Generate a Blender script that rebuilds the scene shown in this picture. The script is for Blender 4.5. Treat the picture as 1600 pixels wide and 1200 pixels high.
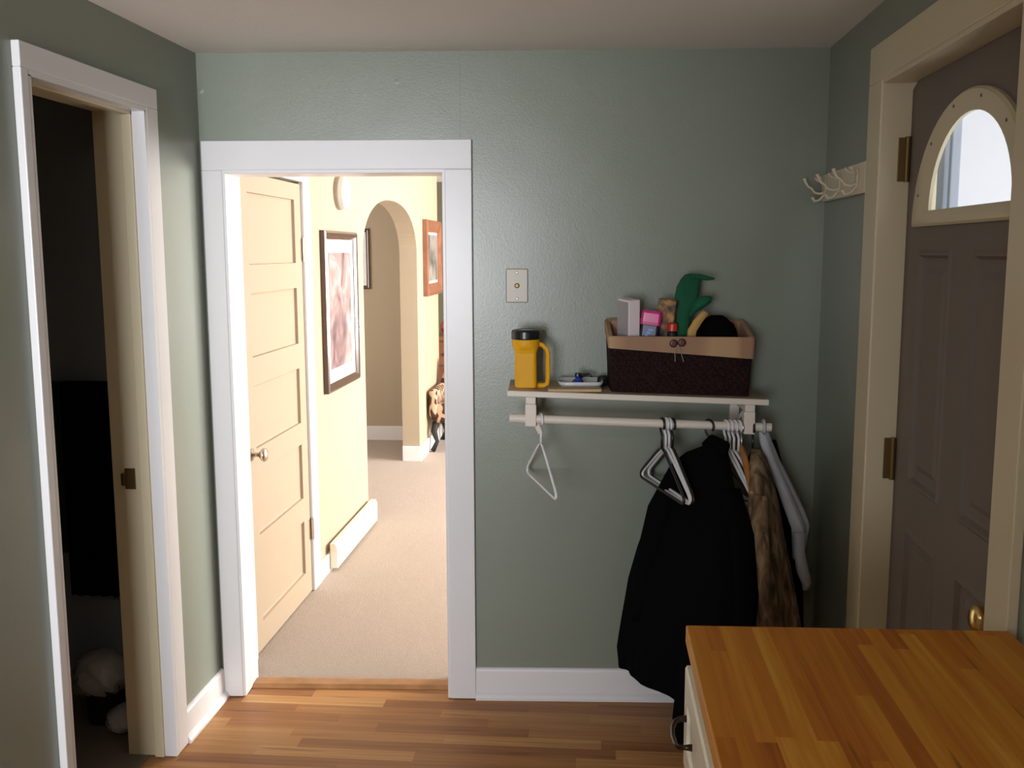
import bpy, bmesh, math, random
from mathutils import Vector, Matrix
random.seed(7)
PI = math.pi
scene = bpy.context.scene
for o in list(bpy.data.objects): bpy.data.objects.remove(o)
COL = scene.collection

# ------------------------------------------------------------------ camera
F_PX, PITCH, YAW, ROLL, EYE = 1537.8, 0.13417, 0.08556, -0.00308, 1.70
cam_d = bpy.data.cameras.new('camera'); cam = bpy.data.objects.new('camera', cam_d); COL.objects.link(cam)
cam_d.sensor_fit = 'HORIZONTAL'; cam_d.sensor_width = 36.0; cam_d.lens = F_PX / 1600 * 36.0
cam_d.clip_start = 0.02
fw = Vector((-math.sin(YAW)*math.cos(PITCH), math.cos(YAW)*math.cos(PITCH), -math.sin(PITCH)))
rt = Vector((math.cos(YAW), math.sin(YAW), 0)); up = rt.cross(fw)
r2 = rt*math.cos(ROLL) + up*math.sin(ROLL); u2 = -rt*math.sin(ROLL) + up*math.cos(ROLL)
cm = Matrix((r2, u2, -fw)).transposed().to_4x4(); cm.translation = Vector((0, 0, EYE))
cam.matrix_world = cm
scene.camera = cam

# ------------------------------------------------------------------ world, exposure
w = bpy.data.worlds.new('world'); scene.world = w; w.use_nodes = True
bg = w.node_tree.nodes['Background']; bg.inputs[0].default_value = (0.90, 0.94, 1.0, 1); bg.inputs[1].default_value = 2.2
vs = scene.view_settings; vs.view_transform = 'Standard'; vs.look = 'None'; vs.gamma = 1; vs.use_curve_mapping = False
vs.exposure = 0.0

# ------------------------------------------------------------------ area lights at unseen windows, added to light the rooms
def area(name, loc, rot, sx, sy, power, color, spread=180):
    l = bpy.data.lights.new(name, 'AREA'); l.shape = 'RECTANGLE'; l.size = sx; l.size_y = sy
    l.energy = power; l.color = color; l.spread = math.radians(spread)
    o = bpy.data.objects.new(name, l); o.location = loc; o.rotation_euler = rot; COL.objects.link(o); return o
area('added_daylight_kitchen', (-1.05, -2.33, 1.5), (PI/2, 0, math.radians(15)), 1.3, 1.25, 50, (0.92, 0.95, 1.0), 75)  # added at the unseen rear window; narrowed so the right side falls off
area('added_daylight_dining', (3.06, 6.9, 1.42), (PI/2, 0, PI/2), 3.2, 1.44, 560, (1.0, 0.96, 0.91))  # added at the unseen dining window, spills through the hall doorway
area('added_daylight_archway', (-3.37, 7.2, 1.5), (PI/2, 0, -PI/2), 1.0, 1.1, 26, (1.0, 0.95, 0.90))  # added to brighten the room beyond the arch

# ------------------------------------------------------------------ materials
def mat(name, color, rough=0.6, metal=0.0, bump=0.0, bscale=60, var=0.0, vscale=3, spec=0.5, sheen=0, alpha=None, coat=0, bdist=0.01, stretch=None):
    m = bpy.data.materials.new(name); m.use_nodes = True; nt = m.node_tree; b = nt.nodes['Principled BSDF']
    b.inputs['Base Color'].default_value = (*color, 1); b.inputs['Roughness'].default_value = rough
    b.inputs['Metallic'].default_value = metal; b.inputs['Specular IOR Level'].default_value = spec
    b.inputs['Sheen Weight'].default_value = sheen; b.inputs['Coat Weight'].default_value = coat
    tc = nt.nodes.new('ShaderNodeTexCoord'); src = tc.outputs['Object']
    if stretch:
        mp = nt.nodes.new('ShaderNodeMapping'); mp.inputs['Scale'].default_value = stretch
        nt.links.new(src, mp.inputs[0]); src = mp.outputs[0]
    if bump:
        n = nt.nodes.new('ShaderNodeTexNoise'); n.inputs['Scale'].default_value = bscale; n.inputs['Detail'].default_value = 4
        nt.links.new(src, n.inputs[0])
        bp = nt.nodes.new('ShaderNodeBump'); bp.inputs['Strength'].default_value = bump; bp.inputs['Distance'].default_value = bdist
        nt.links.new(n.outputs[0], bp.inputs['Height']); nt.links.new(bp.outputs[0], b.inputs['Normal'])
    if var:
        n = nt.nodes.new('ShaderNodeTexNoise'); n.inputs['Scale'].default_value = vscale; n.inputs['Detail'].default_value = 3
        nt.links.new(src, n.inputs[0])
        r = nt.nodes.new('ShaderNodeValToRGB')
        r.color_ramp.elements[0].position = .3; r.color_ramp.elements[1].position = .7
        r.color_ramp.elements[0].color = (*[c*(1-var) for c in color], 1)
        r.color_ramp.elements[1].color = (*[min(1, c*(1+var)) for c in color], 1)
        nt.links.new(n.outputs[0], r.inputs[0]); nt.links.new(r.outputs[0], b.inputs['Base Color'])
    return m

def planks(name, width, length, ramp, along='X', rough=.35, grain=.25, coat=0, streak=0.0):
    """wood strips of random length and tone; strips run along the given object axis"""
    m = bpy.data.materials.new(name); m.use_nodes = True; nt = m.node_tree; b = nt.nodes['Principled BSDF']
    N = nt.nodes.new; Lk = nt.links.new
    def math_(op, a, c=None):
        n = N('ShaderNodeMath'); n.operation = op
        for i, v in enumerate((a, c)):
            if v is None: continue
            if isinstance(v, (int, float)): n.inputs[i].default_value = v
            else: Lk(v, n.inputs[i])
        return n.outputs[0]
    tc = N('ShaderNodeTexCoord'); sp = N('ShaderNodeSeparateXYZ'); Lk(tc.outputs['Object'], sp.inputs[0])
    U, V = (sp.outputs['X'], sp.outputs['Y']) if along == 'X' else (sp.outputs['Y'], sp.outputs['X'])
    row = math_('FLOOR', math_('DIVIDE', V, width))
    wn = N('ShaderNodeTexWhiteNoise'); wn.noise_dimensions = '1D'; Lk(row, wn.inputs['W'])
    off = math_('MULTIPLY', wn.outputs['Value'], 7.3)
    cell = math_('FLOOR', math_('ADD', math_('DIVIDE', U, length), off))
    cb = N('ShaderNodeCombineXYZ'); Lk(row, cb.inputs[0]); Lk(cell, cb.inputs[1])
    w2 = N('ShaderNodeTexWhiteNoise'); w2.noise_dimensions = '2D'; Lk(cb.outputs[0], w2.inputs['Vector'])
    # grain
    cg = N('ShaderNodeCombineXYZ'); Lk(math_('MULTIPLY', U, 1.6), cg.inputs[0]); Lk(math_('MULTIPLY', V, 38), cg.inputs[1])
    Lk(math_('MULTIPLY', w2.outputs['Value'], 31), cg.inputs[2])
    ng = N('ShaderNodeTexNoise'); ng.inputs['Scale'].default_value = 1.5; ng.inputs['Detail'].default_value = 6; ng.inputs['Distortion'].default_value = .6
    Lk(cg.outputs[0], ng.inputs[0])
    f = math_('ADD', math_('MULTIPLY', w2.outputs['Value'], 1-grain), math_('MULTIPLY', math_('SUBTRACT', ng.outputs[0], .25), grain*2))
    r = N('ShaderNodeValToRGB'); els = r.color_ramp.elements
    els[0].position = 0; els[0].color = (*ramp[0], 1); els[1].position = 1; els[1].color = (*ramp[-1], 1)
    for i, c in enumerate(ramp[1:-1]):
        e = els.new((i+1)/(len(ramp)-1)); e.color = (*c, 1)
    Lk(f, r.inputs[0]); colr = r.outputs[0]
    # dark mineral streaks in the wood
    if streak:
        cs = N('ShaderNodeCombineXYZ'); Lk(math_('MULTIPLY', U, 2.0), cs.inputs[0]); Lk(math_('MULTIPLY', V, 26), cs.inputs[1])
        ns = N('ShaderNodeTexNoise'); ns.inputs['Scale'].default_value = 1.3; ns.inputs['Detail'].default_value = 1
        Lk(cs.outputs[0], ns.inputs[0])
        rs = N('ShaderNodeValToRGB'); rs.color_ramp.elements[0].position = .68; rs.color_ramp.elements[1].position = .76
        Lk(ns.outputs[0], rs.inputs[0])
        mx = N('ShaderNodeMix'); mx.data_type = 'RGBA'; Lk(math_('MULTIPLY', rs.outputs[0], streak), mx.inputs[0])
        Lk(colr, mx.inputs[6]); mx.inputs[7].default_value = (.035, .012, .004, 1); colr = mx.outputs[2]
    Lk(colr, b.inputs['Base Color'])
    b.inputs['Roughness'].default_value = rough; b.inputs['Specular IOR Level'].default_value = .3; b.inputs['Coat Weight'].default_value = coat; b.inputs['Coat Roughness'].default_value = .25
    return m

def wall_paint(name, color, rough=.42, spec=.5, bump=.5):
    """old plaster under semi-gloss paint: fine roller texture, soft waves and a few lumps"""
    m = mat(name, color, rough, spec=spec, var=.03, vscale=1.2); nt = m.node_tree; b = nt.nodes['Principled BSDF']
    tc = nt.nodes.new('ShaderNodeTexCoord')
    def noise(s, d): 
        n = nt.nodes.new('ShaderNodeTexNoise'); n.inputs['Scale'].default_value = s; n.inputs['Detail'].default_value = d
        nt.links.new(tc.outputs['Object'], n.inputs[0]); return n.outputs[0]
    b1 = nt.nodes.new('ShaderNodeBump'); b1.inputs['Strength'].default_value = bump; b1.inputs['Distance'].default_value = .0006
    nt.links.new(noise(140, 3), b1.inputs['Height'])
    b2 = nt.nodes.new('ShaderNodeBump'); b2.inputs['Strength'].default_value = bump; b2.inputs['Distance'].default_value = .006
    nt.links.new(noise(2.2, 2), b2.inputs['Height']); nt.links.new(b1.outputs[0], b2.inputs['Normal'])
    vo = nt.nodes.new('ShaderNodeTexVoronoi'); vo.inputs['Scale'].default_value = 4.0
    nt.links.new(tc.outputs['Object'], vo.inputs[0])
    rp = nt.nodes.new('ShaderNodeValToRGB'); rp.color_ramp.elements[0].position = .0; rp.color_ramp.elements[1].position = .05
    rp.color_ramp.elements[0].color = (1, 1, 1, 1); rp.color_ramp.elements[1].color = (0, 0, 0, 1)
    nt.links.new(vo.outputs['Distance'], rp.inputs[0])
    b3 = nt.nodes.new('ShaderNodeBump'); b3.inputs['Strength'].default_value = bump; b3.inputs['Distance'].default_value = .0025
    nt.links.new(rp.outputs[0], b3.inputs['Height']); nt.links.new(b2.outputs[0], b3.inputs['Normal'])
    nt.links.new(b3.outputs[0], b.inputs['Normal'])
    return m

M = {}
M['sage'] = wall_paint('sage_paint', (.228, .256, .205), .33, .7, .5)
M['bath'] = wall_paint('bathroom_blue_paint', (.32, .35, .40), .7, .3, .2)
M['ceil'] = mat('ceiling_paint', (.86, .82, .77), .9, bump=.3, bscale=90, bdist=.002)
M['white'] = mat('white_gloss_trim', (.80, .79, .80), .32, bump=.1, bscale=25, bdist=.003)
M['cream'] = mat('cream_gloss_trim', (.66, .58, .40), .38, bump=.12, bscale=25, bdist=.003)
M['tan'] = mat('warm_beige_wall', (.44, .36, .26), .75, bump=.2, bscale=120, bdist=.001)
M['closet'] = mat('tan_painted_wood', (.42, .33, .235), .5, bump=.1, bscale=20, bdist=.002)
M['olive'] = mat('olive_wall', (.14, .125, .075), .8)
M['cabinet'] = mat('cream_cabinet_paint', (.80, .76, .62), .4)
M['door'] = mat('grey_brown_door_paint', (.175, .145, .125), .65, bump=.08, bscale=50, bdist=.002)
M['carpet'] = mat('beige_carpet', (.40, .315, .25), 1.0, bump=1.0, bscale=260, bdist=.006, var=.12, vscale=180, spec=.1, sheen=.3)
M['bathfloor'] = mat('dark_vinyl_floor', (.22, .18, .15), .6, var=.1, vscale=9)
M['floor'] = planks('floor_strips', .064, .55, [(.22, .080, .028), (.33, .135, .045), (.42, .19, .062), (.50, .25, .085), (.62, .38, .16)], 'X', .42, .40, .0, .35)
M['butcher'] = planks('butcher_block', .030, .62, [(.28, .070, .008), (.48, .150, .012), (.60, .225, .018), (.68, .30, .028), (.82, .46, .07)], 'Y', .5, .45, .0, .9)
M['thresh'] = mat('threshold_wood', (.36, .17, .06), .4, var=.2, vscale=12)
M['brass'] = mat('brass', (.78, .55, .20), .22, 1.0)
M['agedbrass'] = mat('aged_brass', (.20, .13, .05), .4, .85)
M['bronze'] = mat('dark_bronze', (.05, .032, .022), .35, .8)
M['nickel'] = mat('satin_nickel', (.62, .55, .46), .3, 1.0)
M['plate'] = mat('beige_plate', (.36, .33, .28), .4, .2)
M['screw'] = mat('screw_steel', (.6, .6, .58), .3, 1.0)
M['dark'] = mat('near_black', (.012, .012, .013), .6)
M['shelf'] = mat('cream_shelf_paint', (.78, .71, .62), .45, bump=.1, bscale=30, bdist=.002)
M['shelftop'] = mat('shelf_top_wear', (.42, .34, .24), .5, var=.1, vscale=14)
M['plastic_w'] = mat('white_plastic', (.80, .80, .84), .3)
M['plastic_b'] = mat('black_plastic', (.012, .012, .013), .3)
M['orangewood'] = mat('orange_varnished_wood', (.55, .22, .05), .35, var=.15, vscale=20)
M['blackcloth'] = mat('black_cloth', (.0035, .0035, .004), 1.0, bump=.4, bscale=300, bdist=.001, spec=.05)
M['darkcloth'] = mat('charcoal_cloth', (.004, .0035, .0035), 1.0, bump=.4, bscale=200, bdist=.001, spec=.05)
M['greycloth'] = mat('grey_white_knit', (.50, .50, .54), .95, bump=.5, bscale=240, bdist=.002, var=.12, vscale=10)
M['yellow'] = mat('yellow_plastic', (.80, .40, .01), .5, spec=.25)
M['blue'] = mat('blue_plastic', (.01, .06, .42), .3)
M['tanleather'] = mat('tan_card', (.56, .40, .22), .6, var=.08, vscale=30)
M['ceramic'] = mat('white_ceramic', (.66, .68, .70), .2, coat=.3)
M['cardwhite'] = mat('white_card', (.82, .73, .75), .6)
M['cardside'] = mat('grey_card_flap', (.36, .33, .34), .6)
M['pink'] = mat('magenta_plastic_wrap', (.62, .02, .22), .25)
M['navy'] = mat('navy_wrap', (.012, .016, .05), .3)
M['skyblue'] = mat('bright_blue_print', (.03, .20, .75), .3)
M['red'] = mat('red_cap', (.60, .04, .02), .4)
M['green'] = mat('green_felt', (.005, .105, .045), .9, bump=.4, bscale=160, bdist=.002, var=.2, vscale=12)
M['strap'] = mat('tan_strap', (.55, .33, .10), .6)
M['button'] = mat('dark_red_brown_button', (.09, .025, .02), .4)
M['string'] = mat('waxed_string', (.35, .30, .28), .6)
M['pictureframe'] = mat('dark_wood_frame', (.075, .04, .03), .22, coat=.4)
M['goldslip'] = mat('frame_slip', (.5, .47, .45), .3, .7)
M['redwood'] = mat('red_brown_wood', (.24, .10, .055), .4, var=.25, vscale=8)
M['matboard'] = mat('white_mat_board', (.86, .86, .87), .7)
M['bag'] = mat('white_plastic_bag', (.50, .48, .50), .4, bump=.8, bscale=14, bdist=.01)
M['darkgreen'] = mat('dark_green_towel', (.015, .05, .028), .95, bump=.6, bscale=200, bdist=.002)
M['porcelain'] = mat('cream_enamel', (.74, .66, .50), .25)
M['bathtrim'] = mat('bathroom_base_paint', (.45, .38, .28), .5)

def ramp_mat(name, cols, scale, stretch=(1, 1, 1), rough=.7, detail=4, distort=0, bump=0, voronoi=False):
    m = bpy.data.materials.new(name); m.use_nodes = True; nt = m.node_tree; b = nt.nodes['Principled BSDF']
    b.inputs['Roughness'].default_value = rough
    tc = nt.nodes.new('ShaderNodeTexCoord'); mp = nt.nodes.new('ShaderNodeMapping'); mp.inputs['Scale'].default_value = stretch
    nt.links.new(tc.outputs['Object'], mp.inputs[0])
    if voronoi:
        n = nt.nodes.new('ShaderNodeTexVoronoi'); n.feature = 'DISTANCE_TO_EDGE'; n.inputs['Scale'].default_value = scale; out = n.outputs['Distance']
    else:
        n = nt.nodes.new('ShaderNodeTexNoise'); n.inputs['Scale'].default_value = scale; n.inputs['Detail'].default_value = detail
        n.inputs['Distortion'].default_value = distort; out = n.outputs[0]
    nt.links.new(mp.outputs[0], n.inputs[0])
    r = nt.nodes.new('ShaderNodeValToRGB'); e = r.color_ramp.elements
    e[0].position, e[0].color = cols[0][0], (*cols[0][1], 1); e[1].position, e[1].color = cols[-1][0], (*cols[-1][1], 1)
    for p, c in cols[1:-1]:
        q = e.new(p); q.color = (*c, 1)
    nt.links.new(out, r.inputs[0]); nt.links.new(r.outputs[0], b.inputs['Base Color'])
    if bump:
        bp = nt.nodes.new('ShaderNodeBump'); bp.inputs['Strength'].default_value = bump; bp.inputs['Distance'].default_value = .004
        nt.links.new(out, bp.inputs['Height']); nt.links.new(bp.outputs[0], b.inputs['Normal'])
    return m
M['camo'] = ramp_mat('brown_reed_pattern', [(.30, (.03, .02, .012)), (.42, (.12, .07, .035)), (.54, (.22, .14, .075)), (.68, (.36, .26, .16))], 20, (1.5, 1.5, .45), .95, 6, .8, .3)
M['camo'].node_tree.nodes['Mapping'].inputs['Rotation'].default_value = (0, math.radians(35), 0)
M['print1'] = ramp_mat('abstract_print', [(.3, (.07, .06, .07)), (.44, (.26, .17, .18)), (.55, (.38, .27, .27)), (.66, (.55, .53, .55))], 6, (1, 1, .8), .3, 6, .8)
M['print2'] = ramp_mat('pale_print', [(.35, (.45, .48, .42)), (.65, (.70, .68, .60))], 4, (1, 1, 1), .4)
M['print3'] = ramp_mat('dark_print', [(.35, (.06, .06, .06)), (.65, (.30, .28, .25))], 6, (1, 1, 1), .4)
M['giraffe'] = ramp_mat('spotted_upholstery', [(.0, (.50, .33, .22)), (.10, (.50, .33, .22)), (.14, (.05, .02, .012)), (1, (.05, .02, .012))], 11, (1, 1, .7), .85, voronoi=True)
M['giraffe'].node_tree.nodes['Color Ramp'].color_ramp.elements[0].color = (.50, .33, .22, 1)
M['boxprint'] = ramp_mat('brown_orange_print', [(.35, (.02, .015, .02)), (.5, (.20, .11, .05)), (.65, (.50, .26, .08))], 30, (1, 1, 1), .5, 3)
M['liner'] = ramp_mat('two_tone_liner', [(.45, (.36, .21, .13)), (.55, (.50, .32, .18))], 5, (1, .1, .05), .85, 0)
# woven basket
def wicker():
    m = mat('dark_wicker', (.020, .009, .008), .8, spec=.15); nt = m.node_tree; b = nt.nodes['Principled BSDF']
    tc = nt.nodes.new('ShaderNodeTexCoord')
    wv = nt.nodes.new('ShaderNodeTexWave'); wv.bands_direction = 'DIAGONAL'; wv.inputs['Scale'].default_value = 24; wv.inputs['Distortion'].default_value = 9
    wv.inputs['Detail Scale'].default_value = 6
    nt.links.new(tc.outputs['Object'], wv.inputs[0])
    r = nt.nodes.new('ShaderNodeValToRGB'); r.color_ramp.elements[0].color = (.010, .005, .005, 1); r.color_ramp.elements[1].color = (.038, .016, .014, 1)
    nt.links.new(wv.outputs['Fac'], r.inputs[0]); nt.links.new(r.outputs[0], b.inputs['Base Color'])
    bp = nt.nodes.new('ShaderNodeBump'); bp.inputs['Strength'].default_value = .8; bp.inputs['Distance'].default_value = .003
    nt.links.new(wv.outputs['Fac'], bp.inputs['Height']); nt.links.new(bp.outputs[0], b.inputs['Normal'])
    return m
M['wicker'] = wicker()
def pane():
    m = bpy.data.materials.new('window_glass'); m.use_nodes = True; nt = m.node_tree; nt.nodes.clear()
    o = nt.nodes.new('ShaderNodeOutputMaterial'); t = nt.nodes.new('ShaderNodeBsdfTransparent'); g = nt.nodes.new('ShaderNodeBsdfGlossy')
    g.inputs['Roughness'].default_value = .05; mx = nt.nodes.new('ShaderNodeMixShader'); mx.inputs[0].default_value = .06
    nt.links.new(t.outputs[0], mx.inputs[1]); nt.links.new(g.outputs[0], mx.inputs[2]); nt.links.new(mx.outputs[0], o.inputs[0]); return m
M['glass'] = pane()

# ------------------------------------------------------------------ mesh helpers
class MB:
    def __init__(s): s.bm = bmesh.new()
    def box(s, x0, x1, y0, y1, z0, z1, T=None):
        c = [(x, y, z) for x in (x0, x1) for y in (y0, y1) for z in (z0, z1)]
        v = [s.bm.verts.new(T @ Vector(p) if T else p) for p in c]
        for f in ((0, 1, 3, 2), (4, 6, 7, 5), (0, 4, 5, 1), (2, 3, 7, 6), (0, 2, 6, 4), (1, 5, 7, 3)):
            s.bm.faces.new([v[i] for i in f])
        return s
    def rings(s, R, caps=True, closed=False):
        V = [[s.bm.verts.new(p) for p in r] for r in R]; n = len(V[0])
        pairs = list(zip(V, V[1:])) + ([(V[-1], V[0])] if closed else [])
        for a, b in pairs:
            for i in range(n): s.bm.faces.new((a[i], a[(i+1) % n], b[(i+1) % n], b[i]))
        if caps and not closed:
            s.bm.faces.new(V[0][::-1]); s.bm.faces.new(V[-1])
        return s
    def tube(s, pts, r, n=10, closed=False, flat=1.0):
        pts = [Vector(p) for p in pts]; k = len(pts)
        rr = r if isinstance(r, (list, tuple)) else [r]*k
        R = []; ref = None
        for i, p in enumerate(pts):
            a = pts[(i-1) % k] if (closed or i) else p; b = pts[(i+1) % k] if (closed or i < k-1) else p
            t = (b-a).normalized()
            if ref is None: ref = t.orthogonal().normalized()
            ref = (ref - t*ref.dot(t)).normalized(); bi = t.cross(ref)
            R.append([p + (ref*math.cos(2*PI*j/n) + bi*math.sin(2*PI*j/n)*flat)*rr[i] for j in range(n)])
        return s.rings(R, True, closed)
    def lathe(s, prof, n=28, T=None, cx=0, cy=0):
        R = [[Vector((cx+r*math.cos(2*PI*j/n), cy+r*math.sin(2*PI*j/n), z)) for j in range(n)] for r, z in prof]
        if T: R = [[T @ p for p in r] for r in R]
        return s.rings(R)
    def prism(s, poly, off, T=None):
        """poly: list of 3D points, extruded by vector off"""
        off = Vector(off); a = [Vector(p) for p in poly]; b = [p+off for p in a]
        if T: a = [T @ p for p in a]; b = [T @ p for p in b]
        return s.rings([a, b])
    def build(s, name, m, parent=None, smooth=False, bevel=0, seg=2, sub=0, origin=None):
        bmesh.ops.recalc_face_normals(s.bm, faces=s.bm.faces)
        me = bpy.data.meshes.new(name); s.bm.to_mesh(me); s.bm.free()
        for mm in (m if isinstance(m, list) else [m]): me.materials.append(mm)
        if smooth:
            for p in me.polygons: p.use_smooth = True
        o = bpy.data.objects.new(name, me); COL.objects.link(o)
        if parent:
            o.parent = parent
            o.matrix_parent_inverse = parent.matrix_basis.inverted()
        if bevel:
            bv = o.modifiers.new('bevel', 'BEVEL'); bv.width = bevel; bv.segments = seg; bv.limit_method = 'ANGLE'; bv.angle_limit = .7
            bv.harden_normals = False
        if sub:
            sb = o.modifiers.new('sub', 'SUBSURF'); sb.levels = sub; sb.render_levels = sub
        if smooth and bevel:
            pass
        return o
def empty(name, loc=(0, 0, 0), rz=0):
    o = bpy.data.objects.new(name, None); COL.objects.link(o); o.location = loc; o.rotation_euler = (0, 0, rz); o.empty_display_size = .05
    return o
def tag(o, label, cat, group=None, kind=None):
    o['label'] = label; o['category'] = cat
    if group: o['group'] = group
    if kind: o['kind'] = kind
    return o
def struct(o, label=None):
    o['kind'] = 'structure'
    if label: o['label'] = label; 
    return o
def copy_tree(o, parent=None):
    c = o.copy(); COL.objects.link(c)
    if parent: c.parent = parent
    for ch in [k for k in bpy.data.objects if k.parent == o]: copy_tree(ch, c)
    return c

# ------------------------------------------------------------------ measures of the place (metres)
XL, XR, D, BETA, ZC = -1.426, 0.806, 3.592, 0.0556, 2.40
ang = math.atan(BETA)
BK = Matrix.Translation((0, D, 0)) @ Matrix.Rotation(ang, 4, 'Z')   # frame of the back wall: x along it, y into it
def B(u, off, z): return BK @ Vector((u, -off, z))
def zsh(u): return 1.232 - .030*(u+.315)/.88      # the old shelf sags to the right

# ------------------------------------------------------------------ room shell
struct(MB().box(-3.5, .95, -2.5, 3.66, -.08, 0).build('floor', M['floor']))
struct(MB().box(-3.5, 3.12, 3.665, 10.2, -.08, .004).build('floor_hall', M['carpet']))
struct(MB().box(-3.2, -1.50, 2.0, 3.47, 0, .004).build('floor_bathroom', M['bathfloor']))
struct(MB().box(-3.5, 3.12, -2.5, 10.2, ZC, ZC+.1).build('ceiling', M['ceil']))
m = MB()   # back wall with the doorway to the hall
m.box(-1.50, -1.345, 0, .13, 0, ZC, BK).box(-.545, .82, 0, .13, 0, ZC, BK).box(-1.345, -.545, 0, .13, 1.99, ZC, BK)
m.box(-.492, -.4885, -.0012, 0, 2.094, 2.385, BK).box(-.47, -.12, -.0008, 0, 2.262, 2.265, BK).box(-.40, -.18, -.0008, 0, 2.176, 2.1785, BK)   # plaster seams
struct(m.build('wall_back', M['sage']))
m = MB()   # left wall with the bathroom doorway
m.box(XL-.12, XL, .9, 2.404, 0, ZC).box(XL-.12, XL, 3.05, 3.53, 0, ZC).box(XL-.12, XL, 2.404, 3.05, 2.151, ZC)
struct(m.build('wall_left', M['sage']))
m = MB()   # right wall with the entry door
m.box(XR, XR+.14, -2.5, 1.98, 0, ZC).box(XR, XR+.14, 2.895, 3.76, 0, ZC).box(XR, XR+.14, 1.98, 2.895, 2.17, ZC)
struct(m.build('wall_right', M['sage']))
# behind the camera: rear wall with an unseen window added for light, kitchen extending to the left
m = MB(); y0, y1 = -2.5, -2.38
m.box(-3.4, -1.75, y0, y1, 0, ZC).box(-.35, XR, y0, y1, 0, ZC)
for a, b in ((-1.75, -.35),):
    m.box(a, b, y0, y1, 0, .86).box(a, b, y0, y1, 2.14, ZC)
struct(m.build('wall_rear', M['sage']))
struct(MB().box(-3.5, -3.4, -2.5, .9, 0, ZC).build('wall_far_left', M['sage']))
struct(MB().box(-3.5, XL, .9, 1.02, 0, ZC).build('wall_side', M['sage']))
for k, (a, b) in enumerate(((-1.75, -.35),)):  # unseen rear window, added to let light into the kitchen
    m = MB()
    for q in (a, b): m.box(q-.05, q+.05, -2.38, -2.36, .9, 2.2)
    m.box(a+.05, b-.05, -2.38, -2.36, 2.11, 2.2).box(a-.08, b+.08, -2.38, -2.33, .82, .86)
    m.box(a, b, -2.48, -2.46, 1.49, 1.52)
    struct(m.build('window_%d' % (k+1), M['white'], bevel=.003))
# bathroom
m = MB().box(-3.2, XL-.12, 3.47, 3.55, 0, ZC).box(-3.25, -3.2, 1.02, 3.55, 0, ZC)
struct(m.build('wall_bathroom', M['bath']))
struct(MB().box(-3.2, XL-.12, 3.455, 3.47, 0, .112).build('baseboard_bathroom', M['bathtrim'], bevel=.003))

# hall
YC0, YC1 = 3.84, 4.68         # closet door
AY0, AY1 = 5.97, 7.80         # archway
def arch_z(y):
    t = (y-(AY0+AY1)/2)/((AY1-AY0)/2); t = max(-1, min(1, t))
    return 1.68 + .37*(1-abs(t)**2.3)**(1/2.1)
m = MB(); x0, x1 = XL-.14, XL
m.box(x0, x1, 3.66, YC0-.03, 0, ZC).box(x0, x1, YC1, AY0, 0, ZC).box(x0, x1, AY1, 8.84, 0, ZC).box(x0, x1, YC0-.03, YC1, 2.03, ZC)
N = 40; ys = [AY0+(AY1-AY0)*(.5-.5*math.cos(PI*i/N)) for i in range(N+1)]
top = [[Vector((x, y, ZC)) for y in ys] for x in (x1, x0)]
low = [[Vector((x, y, arch_z(y))) for y in ys] for x in (x1, x0)]
for a, b, c, d in zip(range(N), range(1, N+1), range(N), range(1, N+1)):
    v = [m.bm.verts.new(p) for p in (top[0][a], top[0][b], low[0][b], low[0][a], top[1][a], top[1][b], low[1][b], low[1][a])]
    for f in ((0, 1, 2, 3), (7, 6, 5, 4), (3, 2, 6, 7)): m.bm.faces.new([v[i] for i in f])
struct(m.build('wall_hall_left', M['tan']))
struct(MB().box(-3.5, XL-.14, 8.68, 8.8, 0, ZC).build('wall_archway_room', M['tan']))
m = MB().box(-3.5, XL-.14, 4.9, 5.0, 0, ZC).box(-3.5, -3.4, 5.0, 6.65, 0, ZC).box(-3.5, -3.4, 7.75, 8.7, 0, ZC).box(-3.5, -3.4, 6.65, 7.75, 0, .9).box(-3.5, -3.4, 6.65, 7.75, 2.1, ZC)
struct(m.build('wall_archway_side', M['tan']))
struct(MB().box(-3.5, XL-.14, 8.66, 8.68, 0, .13).build('baseboard_archway', M['white'], bevel=.004))
struct(MB().box(-3.5, 3.1, 10.1, 10.2, 0, ZC).build('wall_hall_end', M['olive']))
m = MB(); x0, x1 = 3.0, 3.12
m.box(x0, x1, 3.76, 5.3, 0, ZC).box(x0, x1, 8.5, 10.1, 0, ZC).box(x0, x1, 5.3, 8.5, 0, .7).box(x0, x1, 5.3, 8.5, 2.15, ZC)
struct(m.build('wall_dining', M['tan']))
m = MB()  # unseen dining window, added to light the hall
for q in (5.3, 6.9, 8.5): m.box(2.98, 3.0, q-.05, q+.05, .65, 2.2)
m.box(2.98, 3.0, 5.35, 6.85, 2.11, 2.2).box(2.98, 3.0, 6.95, 8.45, 2.11, 2.2).box(2.94, 3.0, 5.22, 8.58, .66, .70)
struct(m.build('window_2', M['white'], bevel=.003))
struct(MB().box(.955, 3.12, 3.70, 3.733, 0, 2.6).build('wall_exterior', M['white']))
struct(MB().box(-.53, 3.12, 3.735, 3.76, 0, ZC).build('wall_dining_end', M['tan']))
m = MB()  # unseen window, added to light the room past the arch
for q in (6.65, 7.75): m.box(-3.4, -3.38, q-.05, q+.05, .85, 2.15)
m.box(-3.4, -3.38, 6.7, 7.7, 2.07, 2.15).box(-3.4, -3.34, 6.58, 7.82, .86, .90)
struct(m.build('window_3', M['white'], bevel=.003))
# hall baseboards
struct(MB().box(XL, XL+.018, YC1+.11, AY0, 0, .10).build('baseboard_hall', M['white'], bevel=.004))
m = MB().box(XL-.14, XL+.018, AY1-.018, AY1, 0, .125).box(XL, XL+.018, AY1, 8.84, 0, .125)
struct(m.build('baseboard_pillar', M['white'], bevel=.004))

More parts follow.
